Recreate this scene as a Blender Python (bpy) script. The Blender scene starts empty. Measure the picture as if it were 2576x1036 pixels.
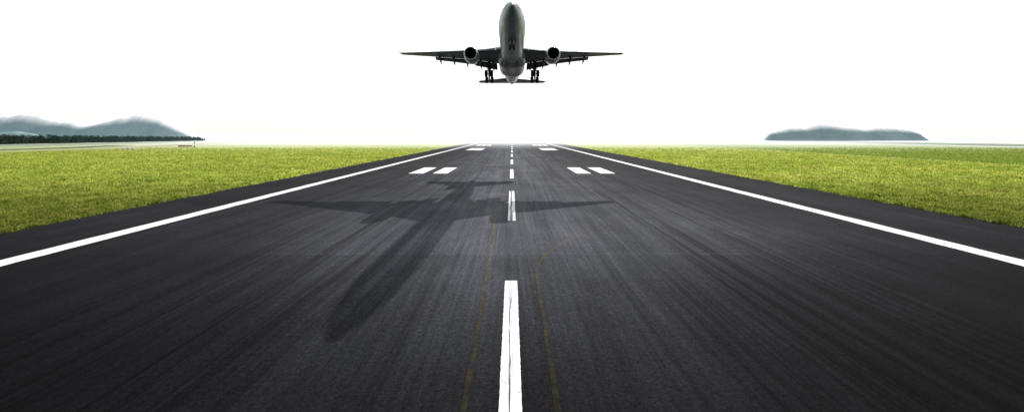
import bpy, bmesh, math, random
import numpy as np
from mathutils import Vector, Matrix, noise as mnoise
random.seed(7); np.random.seed(7)
scene = bpy.context.scene
col = scene.collection
F = 1080.0; H = 5.0; VPX = 1288.0; VPY = 339.0     # focal length / eye height / vanishing point of the photograph
def gp(px, py):
    d = py - VPY
    return ((px - VPX) / d * H, F * H / d)

# ---------------------------------------------------------------- nodes
class NT:
    def __init__(s, name):
        s.m = bpy.data.materials.new(name); s.m.use_nodes = True
        s.t = s.m.node_tree; s.t.nodes.clear()
        s.out = s.t.nodes.new('ShaderNodeOutputMaterial')
    def n(s, typ, **kw):
        nd = s.t.nodes.new(typ)
        for k, v in kw.items(): setattr(nd, k, v)
        return nd
    def put(s, sock, v):
        if isinstance(v, bpy.types.NodeSocket): s.t.links.new(v, sock)
        elif v is not None: sock.default_value = v
    def math(s, op, a, b=None, c=None, clamp=False):
        nd = s.n('ShaderNodeMath', operation=op); nd.use_clamp = clamp
        s.put(nd.inputs[0], a); s.put(nd.inputs[1], b)
        if c is not None: s.put(nd.inputs[2], c)
        return nd.outputs[0]
    def mul(s, *a):
        r = a[0]
        for b in a[1:]: r = s.math('MULTIPLY', r, b)
        return r
    def ramp(s, v, a, b, lo=0.0, hi=1.0, smooth=True):
        nd = s.n('ShaderNodeMapRange'); nd.interpolation_type = 'SMOOTHSTEP' if smooth else 'LINEAR'
        s.put(nd.inputs['Value'], v); s.put(nd.inputs['From Min'], a); s.put(nd.inputs['From Max'], b)
        s.put(nd.inputs['To Min'], lo); s.put(nd.inputs['To Max'], hi)
        return nd.outputs['Result']
    def gauss(s, x, c, w2):
        d = s.math('SUBTRACT', x, c)
        return s.math('POWER', 2.718, s.mul(d, d, -1.0/w2))
    def pos(s):
        g = s.n('ShaderNodeNewGeometry'); return g.outputs['Position']
    def objpos(s):
        return s.n('ShaderNodeTexCoord').outputs['Object']
    def sep(s, v):
        nd = s.n('ShaderNodeSeparateXYZ'); s.put(nd.inputs[0], v); return nd.outputs
    def vscale(s, v, sc):
        nd = s.n('ShaderNodeVectorMath', operation='MULTIPLY'); s.put(nd.inputs[0], v); nd.inputs[1].default_value = sc
        return nd.outputs[0]
    def noise(s, v, scale=1.0, detail=4.0, rough=0.55, dist=0.0):
        nd = s.n('ShaderNodeTexNoise'); s.put(nd.inputs['Vector'], v)
        nd.inputs['Scale'].default_value = scale; nd.inputs['Detail'].default_value = detail
        nd.inputs['Roughness'].default_value = rough; nd.inputs['Distortion'].default_value = dist
        return nd.outputs['Fac']
    def mix(s, f, a, b, mode='MIX'):
        nd = s.n('ShaderNodeMix', data_type='RGBA', blend_type=mode)
        s.put(nd.inputs[0], f)
        for k, v in ((6, a), (7, b)):
            if isinstance(v, tuple): v = (*v, 1.0) if len(v) == 3 else v
            s.put(nd.inputs[k], v)
        return nd.outputs[2]
    def grey(s, v, tint=(1, 1, 1)):
        nd = s.n('ShaderNodeCombineColor')
        for i in range(3): s.put(nd.inputs[i], s.math('MULTIPLY', v, tint[i]))
        return nd.outputs[0]
    def bsdf(s, color, rough=0.6, metal=0.0, spec=0.5, coat=0.0, bump=None, bstr=0.2, bdist=0.02):
        b = s.n('ShaderNodeBsdfPrincipled')
        if isinstance(color, tuple): color = (*color, 1.0)
        s.put(b.inputs['Base Color'], color); s.put(b.inputs['Roughness'], rough); s.put(b.inputs['Metallic'], metal)
        b.inputs['Specular IOR Level'].default_value = spec; b.inputs['Coat Weight'].default_value = coat
        if bump is not None:
            bp = s.n('ShaderNodeBump'); bp.inputs['Strength'].default_value = bstr; bp.inputs['Distance'].default_value = bdist
            s.put(bp.inputs['Height'], bump); s.t.links.new(bp.outputs[0], b.inputs['Normal'])
        return b.outputs[0]
    def done(s, sh):
        s.t.links.new(sh, s.out.inputs['Surface']); return s.m

HAZE_PALE = (0.80, 0.82, 0.82)  # haze colour, blended into the base colour of far surfaces
TINT = (0.95, 0.98, 1.14)
def asphalt_value(t, p):
    x, y, z = t.sep(p)
    lane = t.noise(t.vscale(p, (0.50, 0.012, 0)), 1.0, 3.0, 0.5)
    mid = t.noise(t.vscale(p, (1.3, 0.03, 0)), 1.0, 5.0, 0.6, 0.4)
    fine = t.noise(t.vscale(p, (6.0, 0.10, 0)), 1.0, 6.0, 0.7)
    skid = t.noise(t.vscale(p, (2.2, 0.022, 0)), 1.0, 5.0, 0.62, 0.9)
    blot = t.noise(t.vscale(p, (0.16, 0.13, 0)), 1.0, 6.0, 0.65)
    g1 = t.noise(p, 9.0, 4.0, 0.8); g2 = t.noise(p, 28.0, 2.0, 0.8)
    grain = t.math('ADD', t.mul(g1, 0.5), t.mul(g2, 0.5))
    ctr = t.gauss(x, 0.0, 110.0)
    near = t.ramp(y, 5.0, 22.0)  # foreground darkening of the vignette, put into the base colour
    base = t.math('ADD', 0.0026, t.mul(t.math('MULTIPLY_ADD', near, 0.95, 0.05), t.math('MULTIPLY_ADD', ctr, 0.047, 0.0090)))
    # vignette painted into the asphalt colour: sides darkened close to the camera
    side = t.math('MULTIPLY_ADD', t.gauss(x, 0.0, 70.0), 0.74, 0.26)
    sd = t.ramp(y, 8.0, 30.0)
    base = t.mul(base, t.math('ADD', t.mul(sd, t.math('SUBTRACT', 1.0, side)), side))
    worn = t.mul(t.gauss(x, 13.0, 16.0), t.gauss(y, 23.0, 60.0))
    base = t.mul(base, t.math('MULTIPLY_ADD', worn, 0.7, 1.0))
    m = t.mul(t.ramp(fine, 0.28, 0.72, 0.68, 1.35, False), t.ramp(mid, 0.3, 0.7, 0.74, 1.26, False),
              t.ramp(lane, 0.3, 0.7, 0.82, 1.18, False), t.ramp(blot, 0.3, 0.7, 0.68, 1.36, False))
    trk = t.gauss(t.math('ABSOLUTE', x), 9.0, 26.0)
    rub = t.mul(t.ramp(skid, 0.53, 0.59), trk)
    m = t.mul(m, t.math('MULTIPLY_ADD', rub, -0.42, 1.0))
    m = t.mul(m, t.ramp(g1, 0.25, 0.75, 0.50, 1.50, False), t.ramp(g2, 0.25, 0.75, 0.30, 1.70, False))
    v = t.mul(base, m)
    wob = t.math('MULTIPLY_ADD', t.noise(t.vscale(p, (0.8, 0, 0)), 1.0, 4.0), 0.16, 17.9)
    dj = t.math('ABSOLUTE', t.math('SUBTRACT', y, wob))
    jn = t.mul(t.ramp(dj, 0.02, 0.14, 1.0, 0.0), t.ramp(t.noise(t.vscale(p, (1.4, 0, 0)), 1.0, 5.0), 0.38, 0.58), t.ramp(t.math('ABSOLUTE', x), 9.0, 11.5, 1.0, 0.0))
    v = t.math('MULTIPLY_ADD', jn, 0.013, v)
    v = t.mul(v, t.ramp(y, 17.6, 18.2, 0.94, 1.04))
    return v, y, grain, x

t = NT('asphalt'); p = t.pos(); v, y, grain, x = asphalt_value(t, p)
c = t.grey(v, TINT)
c = t.mix(t.ramp(y, 130, 370), c, HAZE_PALE)  # distance haze painted into the runway colour
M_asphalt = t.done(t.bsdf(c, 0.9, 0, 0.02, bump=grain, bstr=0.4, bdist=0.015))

def paint_mat(name, colr, lo, hi, sx, centre_wear=0.0, fade=1.0, far=0.2):
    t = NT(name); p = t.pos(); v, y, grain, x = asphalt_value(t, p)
    w = t.noise(t.vscale(p, (sx, 0.30, 0)), 1.0, 6.0, 0.7)
    if centre_wear: w = t.math('ADD', w, t.mul(t.gauss(x, -0.045, 0.006), centre_wear))
    w2 = t.noise(p, 11.0, 6.0, 0.8)
    w3 = t.noise(p, 1.2, 4.0, 0.6)
    mask = t.math('MAXIMUM', t.ramp(w, lo, hi), t.ramp(t.math('ADD', w2, t.mul(w3, 0.25)), 0.71, 0.79))
    mask = t.mul(mask, t.ramp(y, 45, 110, 1.0, far))
    keep = t.mul(t.math('SUBTRACT', 1.0, mask), fade)
    dirt = t.mul(t.ramp(t.noise(t.vscale(p, (5, .6, 0)), 1.0, 5.0), 0.3, 0.7, 0.72, 1.0), t.ramp(grain, 0.3, 0.7, 0.80, 1.10, False))
    cc = t.mix(1.0, (*colr, 1.0), t.grey(dirt), 'MULTIPLY')
    c = t.mix(keep, t.grey(v, TINT), cc)
    return t.done(t.bsdf(c, 0.7, 0, 0.1, bump=grain, bstr=0.3, bdist=0.01))
M_white = paint_mat('runway_white_paint', (0.68, 0.68, 0.675), 0.66, 0.76, 4.0)
M_dash = paint_mat('scraped_white_paint', (0.70, 0.70, 0.70), 0.65, 0.72, 24.0, 0.165)
M_dashworn = paint_mat('worn_white_paint', (0.66, 0.66, 0.68), 0.575, 0.70, 18.0, 0.23)
# thin remains of yellow paint: only a trace of colour above the asphalt it lies on
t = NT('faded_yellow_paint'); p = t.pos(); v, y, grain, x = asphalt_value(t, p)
wn = t.noise(p, 2.2, 6.0, 0.75)
tr_ = t.mul(t.ramp(wn, 0.36, 0.60), t.ramp(y, 24.0, 34.0, 1.0, 0.55))
c = t.mix(tr_, t.grey(v, TINT), t.mix(0.10, t.grey(v, (1.42, 1.22, 0.72)), (0.075, 0.055, 0.02)))
M_yellow = t.done(t.bsdf(c, 0.9, 0, 0.02, bump=grain, bstr=0.4, bdist=0.015))

def grass_color(t, p):
    x, y, z = t.sep(p)
    n1 = t.noise(t.vscale(p, (1, 1, 0)), 0.09, 4.0, 0.6)
    n2 = t.noise(t.vscale(p, (1, 1, 0)), 1.0, 5.0, 0.7)
    n3 = t.noise(t.vscale(p, (1, 1, 0)), 0.30, 3.0, 0.6)
    c = t.mix(t.ramp(n1, 0.32, 0.68), (0.200, 0.270, 0.030), (0.310, 0.350, 0.060))
    c = t.mix(t.ramp(n2, 0.42, 0.72, 0, 0.9), c, (0.41, 0.415, 0.115))
    c = t.mix(t.ramp(n2, 0.50, 0.30, 0, 0.8), c, (0.085, 0.135, 0.012))
    c = t.mix(1.0, c, t.grey(t.ramp(n3, 0.3, 0.7, 0.80, 1.2)), 'MULTIPLY')
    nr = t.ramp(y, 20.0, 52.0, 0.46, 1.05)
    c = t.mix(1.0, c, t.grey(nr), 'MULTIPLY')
    far = t.mul(t.ramp(x, 80.0, 85.0), 0.6)
    c = t.mix(far, c, (0.125, 0.185, 0.032))
    farl = t.mul(t.ramp(x, -110.0, -160.0), 0.5)
    c = t.mix(farl, c, (0.13, 0.175, 0.035))
    return c, x, y
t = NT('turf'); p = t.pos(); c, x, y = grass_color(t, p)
f1 = t.noise(t.vscale(p, (1, 1, 0)), 4.0, 5.0, 0.8)
f2 = t.noise(t.vscale(p, (1, 0.4, 0)), 0.9, 6.0, 0.75)
dk = t.mul(t.ramp(f1, 0.30, 0.66, 0.35, 1.2), t.ramp(f2, 0.34, 0.62, 0.55, 1.2))
dk = t.mix(t.ramp(y, 60, 160), t.grey(dk), (0.82, 0.82, 0.82))
c = t.mix(1.0, c, dk, 'MULTIPLY')
hz = t.math('POWER', t.ramp(y, 100, 370), 1.1)  # painted haze: turf colour whitens towards the horizon
c = t.mix(hz, c, HAZE_PALE)
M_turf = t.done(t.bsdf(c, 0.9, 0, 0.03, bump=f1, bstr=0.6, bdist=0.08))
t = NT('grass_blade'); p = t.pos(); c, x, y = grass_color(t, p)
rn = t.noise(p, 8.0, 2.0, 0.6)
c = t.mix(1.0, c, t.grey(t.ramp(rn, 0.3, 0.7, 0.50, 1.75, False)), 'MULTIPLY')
c = t.mix(t.math('POWER', t.ramp(y, 100, 370), 1.1), c, HAZE_PALE)  # same painted haze on the blades
d = t.n('ShaderNodeBsdfDiffuse'); t.put(d.inputs[0], c)
tr = t.n('ShaderNodeBsdfTranslucent'); t.put(tr.inputs[0], c)
mx = t.n('ShaderNodeMixShader'); mx.inputs[0].default_value = 0.5
t.t.links.new(d.outputs[0], mx.inputs[1]); t.t.links.new(tr.outputs[0], mx.inputs[2])
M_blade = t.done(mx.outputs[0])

def simple(name, c, rough=0.6, metal=0.0, spec=0.5, var=0.15, scale=4.0, coat=0.0):
    t = NT(name); p = t.objpos(); n = t.noise(p, scale, 4.0, 0.6)
    cc = t.mix(1.0, (*c, 1.0), t.grey(t.ramp(n, 0.3, 0.7, 1 - var, 1 + var, False)), 'MULTIPLY')
    return t.done(t.bsdf(cc, rough, metal, spec, coat))
# aircraft paint with panel seams, grime streaks and a row of cabin windows in the fuselage paint
def skin_mat(name, c, windows=False, rough=0.30, spec=0.30, coat=0.0):
    t = NT(name); p = t.objpos(); x, y, z = t.sep(p)
    n = t.noise(t.vscale(p, (1.0, 0.30, 1.0)), 1.0, 3.0, 0.5)
    st = t.noise(t.vscale(p, (7.0, 0.18, 7.0)), 1.0, 4.0, 0.6)
    k = t.mul(t.ramp(n, 0.3, 0.7, 0.88, 1.10, False), t.ramp(st, 0.32, 0.68, 0.72, 1.20, False))
    fy = t.math('FRACT', t.mul(y, 0.45))
    seam = t.ramp(t.math('ABSOLUTE', t.math('SUBTRACT', fy, 0.5)), 0.014, 0.026, 0.45, 1.0)
    k = t.mul(k, seam)
    cc = t.mix(1.0, (*c, 1.0), t.grey(k), 'MULTIPLY')
    if windows:
        wz = t.math('COMPARE', z, 0.26, 0.08)
        wy = t.math('COMPARE', t.math('FRACT', t.mul(y, 2.6)), 0.5, 0.22)
        wl = t.math('COMPARE', y, -1.0, 11.5)
        cc = t.mix(t.mul(wz, wy, wl), cc, (0.01, 0.012, 0.014))
    return t.done(t.bsdf(cc, t.ramp(n, 0.3, 0.7, rough - 0.04, rough + 0.10), 0.0, spec, coat))
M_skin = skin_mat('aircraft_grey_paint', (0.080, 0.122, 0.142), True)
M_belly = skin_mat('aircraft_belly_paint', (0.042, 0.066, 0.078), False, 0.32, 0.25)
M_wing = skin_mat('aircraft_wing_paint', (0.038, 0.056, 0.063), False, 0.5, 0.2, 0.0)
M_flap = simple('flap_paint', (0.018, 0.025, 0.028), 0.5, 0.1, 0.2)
M_nac = skin_mat('nacelle_paint', (0.070, 0.105, 0.120), False, 0.28)
M_lip = simple('polished_metal', (0.30, 0.33, 0.34), 0.25, 0.9)
M_dark = simple('dark_metal', (0.006, 0.007, 0.007), 0.6, 0.1, 0.2)
M_fan = simple('fan_metal', (0.012, 0.013, 0.014), 0.4, 0.6)
M_glass = simple('cockpit_glass', (0.003, 0.004, 0.005), 0.2, 0.0, 0.15, 0.05)
M_tyre = simple('tyre_rubber', (0.008, 0.008, 0.008), 0.85, 0, 0.2)
M_strut = simple('strut_metal', (0.030, 0.033, 0.035), 0.45, 0.3, 0.3)
M_hub = simple('wheel_hub', (0.09, 0.095, 0.098), 0.4, 0.5)
M_lens = simple('lamp_lens', (0.8, 0.82, 0.82), 0.1, 0.0, 0.8)
M_red = simple('red_brown_paint', (0.15, 0.03, 0.022), 0.6)
M_wht = simple('white_paint', (0.75, 0.75, 0.73), 0.6)
M_conc = simple('concrete', (0.42, 0.40, 0.37), 0.85)
M_leg = simple('galvanised', (0.25, 0.25, 0.25), 0.5, 0.6)
M_door = simple('door_outline', (0.03, 0.042, 0.048), 0.4)

# ---------------------------------------------------------------- mesh helpers
def mesh_obj(name, verts, faces, mats, parent=None, smooth=False, midx=None):
    me = bpy.data.meshes.new(name); me.from_pydata([tuple(v) for v in verts], [], faces); me.update()
    if not isinstance(mats, (list, tuple)): mats = [mats]
    for m in mats: me.materials.append(m)
    if midx is not None: me.polygons.foreach_set('material_index', midx)
    if smooth: me.polygons.foreach_set('use_smooth', [True] * len(me.polygons))
    bm = bmesh.new(); bm.from_mesh(me); bmesh.ops.recalc_face_normals(bm, faces=bm.faces); bm.to_mesh(me); bm.free()
    o = bpy.data.objects.new(name, me); col.objects.link(o)
    if parent is not None: o.parent = parent
    return o
class MB:
    def __init__(s): s.v = []; s.f = []; s.mi = []
    def add(s, vs, fs, mi=0):
        k = len(s.v); s.v += [Vector(v) for v in vs]; s.f += [[i + k for i in f] for f in fs]; s.mi += [mi] * len(fs); return s
    def loft(s, secs, cap=True, mi=0, closed=True):
        n = len(secs[0]); vs = [p for sec in secs for p in sec]; fs = []
        for i in range(len(secs) - 1):
            for j in range(n if closed else n - 1):
                a = i * n + j; b = i * n + (j + 1) % n
                fs.append([a, b, b + n, a + n])
        if cap: fs.append(list(range(n))[::-1]); fs.append([(len(secs) - 1) * n + j for j in range(n)])
        return s.add(vs, fs, mi)
    def lathe(s, prof, n=28, axis='y', c=(0, 0, 0), cap=False, mi=0):
        secs = []
        for (a, r) in prof:
            ring = []
            for j in range(n):
                q = 2 * math.pi * j / n; u, w = r * math.cos(q), r * math.sin(q)
                if axis == 'y': ring.append((c[0] + u, c[1] + a, c[2] + w))
                elif axis == 'x': ring.append((c[0] + a, c[1] + u, c[2] + w))
                else: ring.append((c[0] + u, c[1] + w, c[2] + a))
            secs.append(ring)
        return s.loft(secs, cap, mi)
    def tube(s, a, b, r0, r1=None, n=12, mi=0):
        a = Vector(a); b = Vector(b); r1 = r0 if r1 is None else r1
        d = (b - a).normalized(); u = d.orthogonal().normalized(); w = d.cross(u)
        secs = [[q + (u * math.cos(2*math.pi*j/n) + w * math.sin(2*math.pi*j/n)) * r for j in range(n)] for q, r in ((a, r0), (b, r1))]
        return s.loft(secs, True, mi)
    def box(s, c, d, rot=None, mi=0):
        vs = []
        for i in (-1, 1):
            for j in (-1, 1):
                for k in (-1, 1):
                    q = Vector((i*d[0]/2, j*d[1]/2, k*d[2]/2))
                    if rot is not None: q = rot @ q
                    vs.append(q + Vector(c))
        return s.add(vs, [[0,1,3,2],[4,6,7,5],[0,4,5,1],[2,3,7,6],[0,2,6,4],[1,5,7,3]], mi)
    def build(s, name, mats, parent=None, smooth=False):
        return mesh_obj(name, s.v, s.f, mats, parent, smooth, s.mi)
def tag(o, label=None, cat=None, group=None, kind=None):
    if label: o['label'] = label
    if cat: o['category'] = cat
    if group: o['group'] = group
    if kind: o['kind'] = kind
    return o
def empty(name, loc):
    o = bpy.data.objects.new(name, None); col.objects.link(o); o.location = loc; o.empty_display_size = 0.3
    return o
def smooth_by_angle(o, deg=35):
    me = o.data
    me.polygons.foreach_set('use_smooth', [True]*len(me.polygons))
    bm = bmesh.new(); bm.from_mesh(me)
    for e in bm.edges:
        if len(e.link_faces) == 2 and e.calc_face_angle(0) > math.radians(deg): e.smooth = False
    bm.to_mesh(me); bm.free()

# ---------------------------------------------------------------- the ground
g = mesh_obj('ground', [(-6000,-300,0),(6000,-300,0),(6000,9000,0),(-6000,9000,0)], [[0,1,2,3]], M_turf)
tag(g, 'flat bright green turf either side of the runway reaching the hazy horizon', 'ground', kind='structure')
XL, XR = -25.9, 27.4
def edge_wob(y): return 0.16*math.sin(y*0.9) + 0.10*math.sin(y*2.3+1) + 0.08*mnoise.noise((y*1.7, 0, 0))
ys = [-40 + i*0.5 for i in range(280)] + [100 + i*20 for i in range(1, 60)]
vs = []; fs = []
for i, yy in enumerate(ys):
    vs += [(XL + edge_wob(yy), yy, 0.02), (XR + edge_wob(yy + 40), yy, 0.02)]
    if i: k = 2*i; fs.append([k-2, k-1, k+1, k])
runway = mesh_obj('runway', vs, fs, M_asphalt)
tag(runway, 'dark grey asphalt runway with white markings running straight to the horizon', 'runway', kind='structure')

def ribbon(name, pts, w, m, z, jit=0.0, parent=runway, step=0.35):
    P = [Vector((a, b)) for a, b in pts]
    if len(P) > 2:
        Q = []
        for i in range(len(P) - 1):
            p0 = P[max(i-1,0)]; p1 = P[i]; p2 = P[i+1]; p3 = P[min(i+2,len(P)-1)]
            n = max(4, int((p2-p1).length/0.6))
            for k in range(n):
                u = k/n
                Q.append(0.5*((2*p1)+(p2-p0)*u+(2*p0-5*p1+4*p2-p3)*u*u+(3*p1-p0-3*p2+p3)*u**3))
        Q.append(P[-1])
    else:
        n = max(2, min(500, int((P[1]-P[0]).length/step))); Q = [P[0].lerp(P[1], k/n) for k in range(n+1)]
    vs = []; fs = []
    for i, q in enumerate(Q):
        d = (Q[min(i+1,len(Q)-1)] - Q[max(i-1,0)]).normalized(); nn = Vector((d.y, -d.x))
        for sgn in (-1, 1):
            r = q + nn * sgn * (w/2 + random.uniform(-jit, jit)); vs.append((r.x, r.y, z))
        if i: k = 2*i; fs.append([k-2, k-1, k+1, k])
    return mesh_obj(name, vs, fs, m, parent)
ribbon('edge_line', [(-19.85, -20), (-19.85, 420)], 0.98, M_white, 0.028, 0.03)
ribbon('edge_line', [(19.85, -20), (19.85, 420)], 0.98, M_white, 0.028, 0.03)
ribbon('centreline_dash', [(-0.03, 1.6), (-0.03, 14.65)], 0.42, M_dash, 0.032, 0.006, step=0.10)
for k in range(13):
    y0 = 24.9 + k*24.0
    ribbon('centreline_dash', [(-0.02, y0), (-0.02, y0 + 13.1)], 0.45, M_dashworn if k == 0 else M_white, 0.032, 0.012)
for sgn in (-1, 1):
    for (a, b, y0, y1) in ((11.4, 13.3, 55.1, 65.1), (8.3, 10.2, 55.1, 65.1), (9.8, 14.9, 138, 158),
                           (9.8, 11.6, 193, 214), (12.2, 14.0, 193, 214), (14.6, 16.4, 193, 214),
                           (9.8, 12.2, 262, 290), (12.9, 15.2, 262, 290), (15.9, 18.0, 262, 290)):
        ribbon('touchdown_bar', [(sgn*(a+b)/2, y0), (sgn*(a+b)/2, y1)], b-a, M_white, 0.030, 0.015)
Lp = [(850,452),(900,455),(980,461),(1050,470),(1120,484),(1180,505),(1222,528),(1242,550),(1245,575),(1238,620),(1225,690),(1212,770),(1200,850),(1183,940),(1165,1036),(1120,1250)]
Rp = [(1930,512),(1800,521),(1700,532),(1600,549),(1510,572),(1440,600),(1385,632),(1358,660),(1352,690),(1358,740),(1370,810),(1380,880),(1392,960),(1402,1036),(1425,1250)]
for L in (Lp, Rp):
    ribbon('taxi_guide_line', [gp(*q) for q in L], 0.12, M_yellow, 0.026, 0.014)

# far side features lying on the grass
t = NT('pale_concrete'); p = t.pos(); x, y, z = t.sep(p)
n = t.noise(p, 0.4, 5.0, 0.7)
c = t.mix(t.ramp(n, 0.3, 0.7), (0.36, 0.37, 0.36), (0.50, 0.50, 0.48)); c = t.mix(t.ramp(y, 220, 400), c, HAZE_PALE)  # far end whitened by haze in the colour
M_pale = t.done(t.bsdf(c, 0.85, 0, 0.1))
t = NT('dull_verge'); p = t.pos(); x, y, z = t.sep(p)
n = t.noise(p, 0.2, 5.0, 0.7)
c = t.mix(t.ramp(n, 0.3, 0.7), (0.12, 0.16, 0.11), (0.19, 0.23, 0.16)); c = t.mix(t.ramp(y, 200, 420, 0, 0.8), c, HAZE_PALE)  # haze mixed into the verge colour with distance
M_verge = t.done(t.bsdf(c, 0.9, 0, 0.05))
t = NT('earth_track'); p = t.pos(); x, y, z = t.sep(p)
n = t.noise(p, 0.7, 5.0, 0.75)
c = t.mix(t.ramp(n, 0.35, 0.65), (0.17, 0.17, 0.08), (0.42, 0.37, 0.26)); c = t.mix(t.ramp(y, 240, 420), c, HAZE_PALE)  # painted haze over the far track
M_track = t.done(t.bsdf(c, 0.9, 0, 0.05))
t = NT('ditch_water'); p = t.pos(); n = t.noise(p, 0.5, 4.0)
M_ditch = t.done(t.bsdf(t.mix(n, (0.02, 0.035, 0.02), (0.05, 0.06, 0.025)), 0.6, 0, 0.1))
tag(ribbon('taxiway', [(205, 60), (204, 200), (200, 420)], 14.0, M_pale, 0.016, 0.0, None), 'pale concrete taxiway crossing the far right grass', 'taxiway', kind='structure')
tag(ribbon('verge', [(242, 60), (241, 200), (237, 420)], 60.0, M_verge, 0.012, 0.8, None), 'dull grey green verge beyond the pale taxiway', 'verge', kind='structure')
tag(ribbon('verge', [(-232, 120), (-232, 220), (-224, 340)], 44.0, M_verge, 0.010, 1.5, None), 'dull green field strip between the earth track and the far left trees', 'verge', kind='structure')
tag(ribbon('path', [(82.5, 30), (81.8, 70), (82.3, 90), (80.5, 130)], 1.0, M_track, 0.014, 0.25, None), 'thin brown furrow in the right hand grass', 'path', kind='structure')
tag(ribbon('path', [(-148, 60), (-153, 125), (-149, 150), (-151, 170), (-170, 230), (-168, 300)], 6.0, M_track, 0.020, 1.2, None), 'pale earth track on the left grass', 'path', kind='structure')
tag(ribbon('path', [(-190, 120), (-200, 170), (-203, 215), (-184, 270), (-160, 330)], 8.0, M_track, 0.016, 1.6, None), 'pale earth track in front of the far left trees', 'path', kind='structure')
tag(ribbon('water', [(-166, 60), (-168, 130), (-170, 165), (-182, 200)], 11.0, M_ditch, 0.012, 1.6, None), 'dark wet drainage ditch on the far left grass', 'water', kind='structure')

# ---------------------------------------------------------------- grass
def grass_mesh():
    out = []
    for side, edge in ((-1, 25.9), (1, 27.4)):
        n = 200000
        Y = 17.0 * (165/17.0) ** np.random.rand(n)
        lim = np.minimum(1.32*Y + 6, 138 if side < 0 else 190)
        X = edge - 0.14 + np.random.rand(n) * np.maximum(lim - edge, 1.0)
        wob = 0.16*np.sin(Y*0.9) + 0.1*np.sin(Y*2.3+1)
        X = (X + 0.1*np.abs(wob)) * side
        cl = np.sin(X*1.4 + np.sin(Y*0.9)*1.9) * np.sin(Y*1.1 + np.sin(X*0.8)*2.3) + 0.6*np.sin(X*3.7+Y*1.1)*np.sin(Y*2.9-X*0.7)
        keep = (np.random.rand(n) < 0.64 + 0.40*cl) & ~((X > 80.6) & (X < 83.0)) & (np.random.rand(n) < (175 - Y)/70)
        X = X[keep]; Y = Y[keep]; cl = cl[keep]; n = len(X)
        hh = (0.07 + 0.14*np.random.rand(n)) * (1 + np.minimum(Y, 70)/80) * (0.92 + 0.36*cl) * np.where(Y > 80, 0.75, 1)
        w = (0.023 + 0.026*np.random.rand(n)) * (1 + Y/24)
        a = np.random.rand(n)*2*np.pi; le = np.random.rand(n)*1.1*hh; la = np.random.rand(n)*2*np.pi
        b0 = np.stack([X - np.cos(a)*w, Y - np.sin(a)*w, np.zeros(n)], 1)
        b1 = np.stack([X + np.cos(a)*w, Y + np.sin(a)*w, np.zeros(n)], 1)
        tp = np.stack([X + np.cos(la)*le, Y + np.sin(la)*le, hh], 1)
        out.append(np.stack([b0, b1, tp], 1).reshape(-1, 3))
    V = np.concatenate(out).astype(np.float32); nt = len(V)//3
    me = bpy.data.meshes.new('grass'); me.vertices.add(len(V)); me.vertices.foreach_set('co', V.ravel())
    me.loops.add(len(V)); me.loops.foreach_set('vertex_index', np.arange(len(V), dtype=np.int32))
    me.polygons.add(nt); me.polygons.foreach_set('loop_start', np.arange(0, len(V), 3, dtype=np.int32))
    me.polygons.foreach_set('loop_total', np.full(nt, 3, dtype=np.int32))
    me.update(); me.validate(); me.materials.append(M_blade)
    o = bpy.data.objects.new('grass', me); col.objects.link(o); return o
tag(grass_mesh(), 'short bright green grass growing along both sides of the runway', 'grass', kind='stuff')

# ---------------------------------------------------------------- hills and far wood
t = NT('hazy_hill'); p = t.pos()
at = t.n('ShaderNodeAttribute', attribute_name='rel').outputs['Fac']
n = t.noise(p, 0.07, 6.0, 0.65); n2 = t.noise(p, 0.5, 4.0, 0.6)
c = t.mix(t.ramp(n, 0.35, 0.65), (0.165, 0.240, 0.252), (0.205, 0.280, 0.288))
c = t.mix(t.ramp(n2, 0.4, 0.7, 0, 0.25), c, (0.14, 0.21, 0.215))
c = t.mix(t.ramp(at, 0.25, 0.0, 0, 0.25), c, (0.50, 0.57, 0.58))  # light haze painted along the foot of the hill
c = t.mix(t.ramp(at, 0.60, 1.0), c, (0.85, 0.86, 0.86))  # mist on the crest, painted as near-white colour
M_hill = t.done(t.bsdf(c, 0.95, 0, 0.0))
def hill(sil, Y, depth, label, crest=1.0):
    xs = np.linspace(sil[0][0], sil[-1][0], 160); hs = np.interp(xs, [s[0] for s in sil], [s[1] for s in sil])
    k = np.array([1,2,3,2,1]); hs = np.convolve(np.pad(hs, 2, 'edge'), k/k.sum(), 'valid')
    vs = []; fs = []; rel = []; R = 31
    base = VPY + F*H/Y
    for i, (px, py) in enumerate(zip(xs, hs)):
        hm = max(0.02, (base - py)/F*Y); X = (px - VPX)/F*Y
        hm *= 1 + 0.06*mnoise.noise((X*0.12, 3.1, Y)) + 0.04*mnoise.noise((X*0.4, 7.1, Y))
        q = min(1, max(0, (3.8 - hm)/3.2)); low = q*q*(3-2*q)
        for j in range(R):
            u = j/(R-1)*2 - 1
            prof = math.cos(u*math.pi/2)**1.3 if abs(u) < 0.999 else 0
            z = hm*prof*(1 + 0.22*mnoise.noise((X*0.09, u*3, Y))*(1-prof)) - 0.05
            vs.append((X, Y + u*depth, z)); rel.append(max(prof, low)*crest)
    for i in range(len(xs)-1):
        for j in range(R-1):
            a = i*R + j; fs.append([a, a+1, a+R+1, a+R])
    me = bpy.data.meshes.new('hills'); me.from_pydata(vs, [], fs); me.update()
    me.polygons.foreach_set('use_smooth', [True]*len(fs))
    at = me.attributes.new('rel', 'FLOAT', 'POINT'); at.data.foreach_set('value', rel)
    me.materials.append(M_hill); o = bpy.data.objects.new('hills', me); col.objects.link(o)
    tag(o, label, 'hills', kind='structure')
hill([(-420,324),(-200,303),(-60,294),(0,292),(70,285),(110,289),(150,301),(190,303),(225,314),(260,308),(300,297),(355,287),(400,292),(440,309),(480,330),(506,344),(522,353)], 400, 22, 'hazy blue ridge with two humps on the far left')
hill([(-300,326),(-60,336),(0,334),(45,330),(85,337),(115,345),(140,351)], 355, 12, 'low hazy knoll in front of the left ridge', 0.58)
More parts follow.
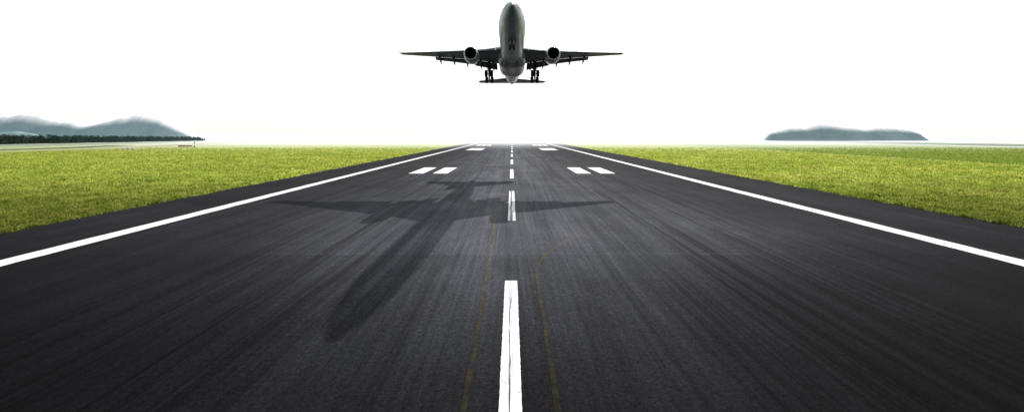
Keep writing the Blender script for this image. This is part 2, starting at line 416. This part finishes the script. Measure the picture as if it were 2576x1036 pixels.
hill([(1893,354),(1916,349),(1930,333),(1985,320),(2020,321),(2060,311),(2110,317),(2160,323),(2230,320),(2285,326),(2308,335),(2320,353)], 350, 10, 'hazy blue green wooded hill on the far right')

t = NT('far_leaves'); p = t.pos(); x, y, z = t.sep(p)
n = t.noise(p, 0.6, 3.0)
c = t.mix(t.ramp(n, 0.35, 0.65), (0.026, 0.044, 0.036), (0.050, 0.074, 0.056)); c = t.mix(t.ramp(y, 220, 370, 0, 0.6), c, (0.12, 0.175, 0.175))  # farther leaves lightened by haze in their colour
M_leaf = t.done(t.bsdf(c, 0.9, 0, 0.0))
wb = MB()
for i in range(460):
    yy = 186 + 164*(i/460) + random.uniform(-1.5, 1.5); xx = -258 - random.uniform(0, 15) + (yy-225)*0.07
    hgt = random.uniform(3.4, 5.4) * (1.08 - (yy-200)/172*0.44)
    wb.tube((xx, yy, 0), (xx + random.uniform(-.2,.2), yy, hgt*0.75), 0.11, 0.04, 5)
    for k in range(95):
        u = random.random(); q = random.random()*6.283
        rr = (0.95 + 0.75*math.sin(math.pi*min(1, u*0.8+0.2)))*random.random()**0.5*1.4*(1.15 - 0.72*u)
        c0 = Vector((xx + rr*math.cos(q), yy + rr*math.sin(q), hgt*(0.02 + 0.96*u)))
        a = Vector((random.gauss(0,1), random.gauss(0,1), random.gauss(0,1))).normalized(); b2 = a.orthogonal().normalized()
        s = random.uniform(0.28, 0.52)*(1.1 - 0.58*u)
        wb.add([c0 - a*s, c0 + b2*s*0.7, c0 + a*s, c0 - b2*s*0.7], [[0,1,2,3]])
wood = wb.build('woodland', M_leaf)
tag(wood, 'dark green belt of distant trees below the left hills', 'trees', kind='stuff')

# ---------------------------------------------------------------- small airfield equipment on the left
X0, Y0 = gp(452, 371)
names = ['leftmost', 'second from left', 'third from left', 'rightmost']
src = empty('light_unit', (X0, Y0, 0))
b = MB(); b.box((0,0,0.55), (0.82, 0.9, 0.42)); ho = b.build('housing', M_red, src)
bv = ho.modifiers.new('bevel', 'BEVEL'); bv.width = 0.03; bv.segments = 2
MB().box((0,-0.05,0.79), (0.9,1.02,0.05)).build('lid', M_red, src)
for sx in (-.3, .3):
    for sy in (-.3, .3):
        MB().tube((sx, sy, 0), (sx, sy, 0.36), 0.04).build('leg', M_leg, src)
for sx in (-.2, .2):
    MB().lathe([(0, .10), (0.04, .11), (.05, .02)], 14, 'y', (sx, -0.5, 0.55), True).build('lens', M_lens, src)
for i in range(4):
    if i == 0: o = src
    else:
        o = src.copy(); col.objects.link(o)
        for ch in list(src.children):
            cc = ch.copy(); col.objects.link(cc); cc.parent = o
        o.location = (X0 + i*1.22, Y0 + 0.2*i, 0)
    tag(o, names[i] + ' of four red brown light boxes on the left grass', 'light box', 'row of runway light boxes')
X1, Y1 = gp(489, 371)
r = empty('marker_mast', (X1, Y1, 0))
MB().box((0,0,0.12), (0.9,0.9,0.24)).build('base', M_conc, r)
for k, mm in enumerate((M_red, M_wht, M_red, M_wht)):
    MB().tube((0,0,0.24+k*0.55), (0,0,0.24+(k+1)*0.55), 0.20-0.012*k, 0.19-0.012*k).build('pole_band', mm, r)
MB().lathe([(0, .02), (0.05,.22), (0.5, .2), (0.95, .13), (1.0, .1)], 14, 'x', (0.1, 0, 2.5), False).build('wind_cone', M_wht, r)
MB().tube((-0.05,0,2.44),(0.18,0,2.5),0.04).build('bracket', M_leg, r)
tag(r, 'short red and white banded mast beside the row of red brown boxes', 'mast')
Xb, Yb = gp(312, 376)
for i, lab in enumerate(('leftmost of three low pale blocks beside the earth track', 'middle one of three low pale blocks beside the earth track', 'rightmost of three low pale blocks beside the earth track')):
    r = empty('drain_block', (Xb + i*1.35, Yb + 0.3*i, 0))
    b = MB(); b.box((0,0,0.22), (0.95, 0.8, 0.44)); o = b.build('block', M_conc, r); bv = o.modifiers.new('bevel','BEVEL'); bv.width = .04; bv.segments = 2
    MB().box((0,0,0.48), (0.7,0.6,0.07)).build('lid', M_wht, r)
    tag(r, lab, 'block', 'pale blocks beside the track')

# ---------------------------------------------------------------- the aircraft (nose towards -Y)
S0 = 18.6; LEN = 36.8; R = 0.97; WZ = 0.66; TS = 22.4
plane = empty('aeroplane', (0, 42.6, 12.38)); plane.rotation_euler = (math.radians(-0.8), 0, 0)
tag(plane, 'dark grey twin engine airliner with landing gear down flying low over the runway', 'aeroplane')
def fus(s):
    if s < 8.5:
        q = s/8.5; r = R*(1-(1-q)**2.3)**0.70; z = -0.38*(1-q)**2.5
        return max(r, 0.02), z
    if s < TS: return R + 0.04*(s-8.5)/(TS-8.5), 0.0
    u = (s-TS)/(LEN-TS)
    return 0.10 + (R+0.04-0.10)*(1-u**1.65), 0.10*u**1.5 - 0.10*math.sin(math.pi*u)
def fpt(s, th, off=0.0):       # th from straight up, positive to +X
    r, z = fus(s); r += off
    return Vector((r*math.sin(th), s - S0, z + r*math.cos(th)*1.05))
ss = [0, .03, .08, .16, .28, .45, .7, 1.0, 1.4, 1.9, 2.5, 3.2, 4.1, 5.0, 6.0, 7.2] + [8.5 + i for i in range(14)] + [22.5 + i*0.75 for i in range(20)]
ss = [s for s in ss if s < LEN - 0.1] + [LEN]
b = MB(); b.loft([[fpt(s, 2*math.pi*j/48) for j in range(48)] for s in ss], True)
b.build('fuselage', M_skin, plane, True)
b = MB(); secs = []
for i in range(25):
    u = i/24; yb = -5.8 + 11.0*u
    e = min(1, u/0.28)*min(1, (1-u)/0.24); e = e*e*(3-2*e)
    w = 0.52 + 0.74*e; h = 0.35 + 0.51*e; zc = -0.38
    ring = []
    for j in range(36):
        q = 2*math.pi*j/36; cx, cz = math.cos(q), math.sin(q)
        ring.append((w*math.copysign(abs(cx)**0.8, cx), yb, zc + h*math.copysign(abs(cz)**0.8, cz)))
    secs.append(ring)
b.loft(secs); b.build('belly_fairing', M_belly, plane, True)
for sg in (-1, 1):
    for (a0, a1, s0, s1) in ((3, 34, .80, 1.60), (37, 62, .85, 1.75), (65, 84, 1.05, 2.1)):
        vs = []; fs = []; n = 6
        for i in range(n+1):
            for j in range(n+1):
                vs.append(fpt(s0 + (s1-s0)*j/n + 0.004*(a0+(a1-a0)*i/n-a0), sg*math.radians(a0+(a1-a0)*i/n), 0.014))
        for i in range(n):
            for j in range(n):
                k = i*(n+1)+j; fs.append([k, k+1, k+n+2, k+n+1])
        mesh_obj('cockpit_window', vs, fs, M_glass, plane, True)
    for s0 in (5.2, 11.4, 26.8):
        vs = []; fs = []; n = 5
        for i in range(n+1):
            for j in (0, 1): vs.append(fpt(s0 + 0.42*j, sg*math.radians(58 + 46*i/n), 0.008))
        for i in range(n): k = 2*i; fs.append([k, k+1, k+3, k+2])
        mesh_obj('cabin_door', vs, fs, M_door, plane, True)

def airfoil(c, tk, n=11):
    up = []; lo = []
    for i in range(n):
        x = 0.5*(1-math.cos(math.pi*i/(n-1)))
        y = 5*tk*(0.2969*math.sqrt(x)-0.126*x-0.3516*x*x+0.2843*x**3-0.1036*x**4)
        cam = 0.03*4*x*(1-x)
        up.append((x*c, (cam+y)*c)); lo.append((x*c, (cam-y*0.9)*c))
    return up + lo[-2:0:-1]
def wing_secs(st, sg, vertical=False):
    out = []
    for (x, yl, ch, z, tk, tw) in st:
        sec = []
        for (a, h) in airfoil(ch, tk):
            yy = yl + a; zz = h - (a - ch*0.4)*math.tan(math.radians(tw))
            if vertical: sec.append((zz, yy, x))
            else: sec.append((sg*x, yy, z + zz))
        out.append(sec)
    return out
WST = [(0.5,-3.9,6.9,-.46,.13,2.5),(1.3,-3.2,6.1,-.36,.125,2.2),(2.7,-2.0,4.9,-.19,.115,1.6),(4.2,-1.0,3.9,-.01,.11,1.2),(6.4,0.45,3.0,.25,.105,.8),(8.6,1.9,2.25,.50,.10,.3),(10.6,3.2,1.62,.74,.10,0),(12.2,4.25,1.15,.94,.10,-.3)]
WST = [(a, b_, c_, d_ + WZ, e_, f_) for (a, b_, c_, d_, e_, f_) in WST]
def wing_at(x):
    for a, c in zip(WST, WST[1:]):
        if a[0] <= x <= c[0]:
            u = (x-a[0])/(c[0]-a[0]); return [a[i]+(c[i]-a[i])*u for i in range(6)]
for sg in (-1, 1):
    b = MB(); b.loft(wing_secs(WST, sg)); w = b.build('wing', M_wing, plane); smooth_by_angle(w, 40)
    b = MB(); b.loft(wing_secs([(12.2,4.25,1.15,.94+WZ,.10,0),(12.36,4.45,.98,1.0+WZ,.10,0),(12.58,4.85,.66,1.24+WZ,.09,0),(12.84,5.3,.36,1.66+WZ,.08,0)], sg))
    o = b.build('winglet', M_skin, w); smooth_by_angle(o, 40)
    for (xa, xb, ca, cb, df) in ((1.55, 3.95, 1.15, 0.95, 27), (4.4, 8.3, 0.85, 0.55, 25)):
        secs = []
        for i in range(7):
            x = xa + (xb-xa)*i/6; W = wing_at(x); te = W[1]+W[2]; zt = W[3] - W[2]*0.6*math.tan(math.radians(W[5]))
            ch = ca + (cb-ca)*i/6; q = math.radians(df)
            secs.append([(sg*x, te - 0.22 + a*math.cos(q) + h*math.sin(q), zt - 0.06 - a*math.sin(q) + h*math.cos(q)) for (a, h) in airfoil(ch, .14)])
        b = MB(); b.loft(secs); o = b.build('flap', M_flap, w); smooth_by_angle(o, 40)
    for x, ln in ((1.95, 2.3), (3.3, 2.2), (4.75, 2.3), (6.2, 2.0), (7.75, 1.8)):
        W = wing_at(x); te = W[1]+W[2]; zt = W[3] - W[2]*0.6*math.tan(math.radians(W[5])); secs = []
        for i in range(13):
            u = i/12; rr = (0.18*math.sin(math.pi*u**0.8)**0.7 + 0.008)
            yy = te - ln*0.55 + ln*u; zz = zt - 0.17 - max(0, u-0.45)*ln*0.50
            secs.append([(sg*x + rr*0.62*math.cos(2*math.pi*j/14), yy, zz + rr*math.sin(2*math.pi*j/14)) for j in range(14)])
        b = MB(); b.loft(secs); b.build('flap_fairing', M_flap, w, True)
    lp = wing_at(1.5)
    b = MB(); b.lathe([(0, .09), (-0.04, .075), (-.06, .02)], 14, 'y', (sg*1.5, lp[1]+0.05, lp[3]+0.10), True); b.build('landing_light', M_lens, w, True)
    ex, ey, ez = sg*3.72, -4.1, -0.14
    b = MB(); b.lathe([(.10,.615),(.3,.655),(.8,.69),(1.4,.69),(2.1,.63),(2.8,.53),(3.2,.46),(3.2,.43),(2.5,.42)], 40, 'y', (ex,ey,ez))
    eng = b.build('engine', M_nac, plane, True)
    b = MB(); b.lathe([(.10,.615),(.04,.59),(.0,.555),(.04,.52),(.12,.505)], 40, 'y', (ex,ey,ez)); b.build('intake_lip', M_lip, eng, True)
    b = MB(); b.lathe([(.12,.505),(.5,.515),(.95,.52),(.95,.02)], 40, 'y', (ex,ey,ez)); b.build('intake_duct', M_dark, eng, True)
    b = MB()
    for k in range(22):
        a0 = 2*math.pi*k/22; vs = []
        for r_ in (.14, .32, .505):
            tw = 0.25 + 0.9*(r_/.5)
            for e in (-1, 1):
                dl = e*0.052*(0.6+r_); an = a0 + dl*math.sin(tw)/r_*1.2
                vs.append((ex + r_*math.cos(an), ey + .72 + dl*math.cos(tw)*1.2, ez + r_*math.sin(an)))
        b.add(vs, [[0,1,3,2],[2,3,5,4]])
    b.build('fan', M_fan, eng)
    b = MB(); b.lathe([(.42,.01),(.48,.05),(.6,.11),(.74,.15),(.8,.15)], 20, 'y', (ex,ey,ez)); b.build('spinner', M_fan, eng, True)
    b = MB(); b.lathe([(2.4,.36),(3.3,.29),(3.7,.24),(3.7,.17),(4.15,.03)], 24, 'y', (ex,ey,ez)); b.build('exhaust_cone', M_dark, eng, True)
    secs = []
    for yy, zt_, zb, hw in ((.5,.70,.62,.02),(1.2,.84,.5,.09),(2.6,.84,.42,.10),(4.0,.66,.40,.08),(5.2,.54,.42,.02)):
        secs.append([(ex-hw,ey+yy,ez+zb),(ex+hw,ey+yy,ez+zb),(ex+hw,ey+yy,ez+zt_),(ex-hw,ey+yy,ez+zt_)])
    b = MB(); b.loft(secs); b.build('pylon', M_nac, eng)
    b = MB(); b.loft(wing_secs([(0.10,11.6,4.6,-.12,.09,0),(2.4,13.4,3.2,-.06,.08,0),(4.3,14.9,2.0,.0,.08,0),(4.5,15.4,1.2,.01,.06,0)], sg)); o = b.build('tailplane', M_wing, plane); smooth_by_angle(o, 40)
b = MB(); b.loft(wing_secs([(0.40,10.6,5.6,0,.10,0),(1.2,11.6,4.9,0,.10,0),(3.4,13.7,3.8,0,.09,0),(5.3,15.4,2.8,0,.08,0)], 1, True)); o = b.build('tail_fin', M_skin, plane); smooth_by_angle(o, 40)

def wheel(parent, c, r, w):
    b = MB()
    b.lathe([(-w*.5, r*.55), (-w*.5, r*.8), (-w*.36, r*.96), (-w*.12, r), (w*.12, r), (w*.36, r*.96), (w*.5, r*.8), (w*.5, r*.55)], 24, 'x', c, False, 0)
    b.lathe([(-w*.5, r*.55), (-w*.38, r*.5), (-w*.36, r*.12), (-w*.48, r*.1), (-w*.48, 0.005)], 24, 'x', c, False, 1)
    b.lathe([(w*.5, r*.55), (w*.38, r*.5), (w*.36, r*.12), (w*.48, r*.1), (w*.48, 0.005)], 24, 'x', c, False, 1)
    return b.build('wheel', [M_tyre, M_hub], parent, True)
for sg in (-1, 1):
    gx, gy, gz = sg*2.38, 2.2, -1.32
    b = MB(); b.tube((gx, gy, .3), (gx, gy, -0.75), .15); b.tube((gx, gy, -0.75), (gx, gy, gz), .10)
    b.tube((gx - sg*0.6, gy+.1, .0), (gx, gy, -0.7), .05); b.tube((gx, gy+.9, -.0), (gx, gy, -0.9), .05)
    b.tube((gx, gy-.14, -0.75), (gx, gy-.30, -1.05), .03); b.tube((gx, gy-.30, -1.05), (gx, gy-.06, -1.3), .03)
    gear = b.build('main_landing_gear', M_strut, plane); smooth_by_angle(gear, 40)
    tl = math.radians(-27)
    b = MB(); b.tube((gx, gy-.55, gz-.55*math.tan(tl)), (gx, gy+.55, gz+.55*math.tan(tl)), .075)
    for dy in (-.52, .52): b.tube((gx-.30, gy+dy, gz+dy*math.tan(tl)), (gx+.30, gy+dy, gz+dy*math.tan(tl)), .05)
    b.build('bogie_beam', M_strut, gear)
    for dy in (-.52, .52):
        for dx in (-.28, .28): wheel(gear, (gx+dx, gy+dy, gz+dy*math.tan(tl)), .36, .31)
    b = MB(); b.box((gx + sg*.20, gy+.05, -.28), (.03, .7, .70), Matrix.Rotation(sg*math.radians(-4), 3, 'Y')); b.build('gear_door', M_belly, gear)
ny = -12.6
b = MB(); b.tube((0, ny, -.88), (0, ny+.03, -1.2), .06); b.tube((0, ny+.03, -1.2), (0, ny+.05, -1.46), .045); b.tube((0, ny-.55, -.90), (0, ny, -1.2), .03)
b.tube((-.18, ny+.05, -1.46), (.18, ny+.05, -1.46), .03)
gear = b.build('nose_landing_gear', M_strut, plane); smooth_by_angle(gear, 40)
for dx in (-.13, .13): wheel(gear, (dx, ny+.05, -1.46), .20, .14)
for sg in (-1, 1):
    b = MB(); b.box((sg*.25, ny+.1, -1.07), (.025, 1.0, .32), Matrix.Rotation(sg*math.radians(-10), 3, 'Y')); b.build('gear_door', M_belly, gear)
    b = MB(); b.lathe([(0,.055),(-.03,.05),(-.04,.01)], 12, 'y', (sg*.11, ny-.10, -1.12), True); b.build('taxi_light', M_lens, gear, True)
for yy in (-9.0, -7.0, 9.0):
    r_, z_ = fus(yy + S0); zb = z_ - r_*1.05
    b = MB(); b.loft([[(-.02,yy,zb+.03),(.02,yy,zb+.03),(.02,yy+.4,zb+.03),(-.02,yy+.4,zb+.03)],[(-.008,yy+.2,zb-.22),(.008,yy+.2,zb-.22),(.008,yy+.4,zb-.22),(-.008,yy+.4,zb-.22)]]); b.build('antenna', M_dark, plane)

# ---------------------------------------------------------------- light, sky, camera
w = bpy.data.worlds.new("World"); scene.world = w; w.use_nodes = True
nt = w.node_tree; nt.nodes.clear()
out = nt.nodes.new('ShaderNodeOutputWorld'); add = nt.nodes.new('ShaderNodeAddShader')
sky = nt.nodes.new('ShaderNodeTexSky'); sky.sky_type = 'NISHITA'; sky.sun_disc = False
to_sun = Vector((0.355, 1.12, 1.0)).normalized()
sky.sun_elevation = math.asin(to_sun.z); sky.sun_rotation = math.atan2(to_sun.x, to_sun.y); sky.dust_density = 3.0
b1 = nt.nodes.new('ShaderNodeBackground'); b1.inputs[1].default_value = 0.05; nt.links.new(sky.outputs[0], b1.inputs[0])
b2 = nt.nodes.new('ShaderNodeBackground'); b2.inputs[0].default_value = (1, 1, 1, 1); b2.inputs[1].default_value = 0.90
nt.links.new(b1.outputs[0], add.inputs[0]); nt.links.new(b2.outputs[0], add.inputs[1]); nt.links.new(add.outputs[0], out.inputs[0])
sd = bpy.data.lights.new('sun', 'SUN'); sd.energy = 5.0; sd.angle = math.radians(0.7); sd.color = (1.0, 0.98, 0.94)
so = bpy.data.objects.new('sun', sd); col.objects.link(so); so.rotation_euler = to_sun.to_track_quat('Z', 'Y').to_euler()
cd = bpy.data.cameras.new('camera'); cam = bpy.data.objects.new('camera', cd); col.objects.link(cam)
cam.location = (0, 0, H); cam.rotation_euler = (math.pi/2, 0, 0)
cd.sensor_width = 36; cd.lens = 36*F/2576; cd.shift_y = -(518 - VPY)/2576; cd.clip_start = 0.1; cd.clip_end = 20000
scene.camera = cam
scene.view_settings.view_transform = 'Standard'; scene.view_settings.look = 'None'; scene.view_settings.exposure = 0
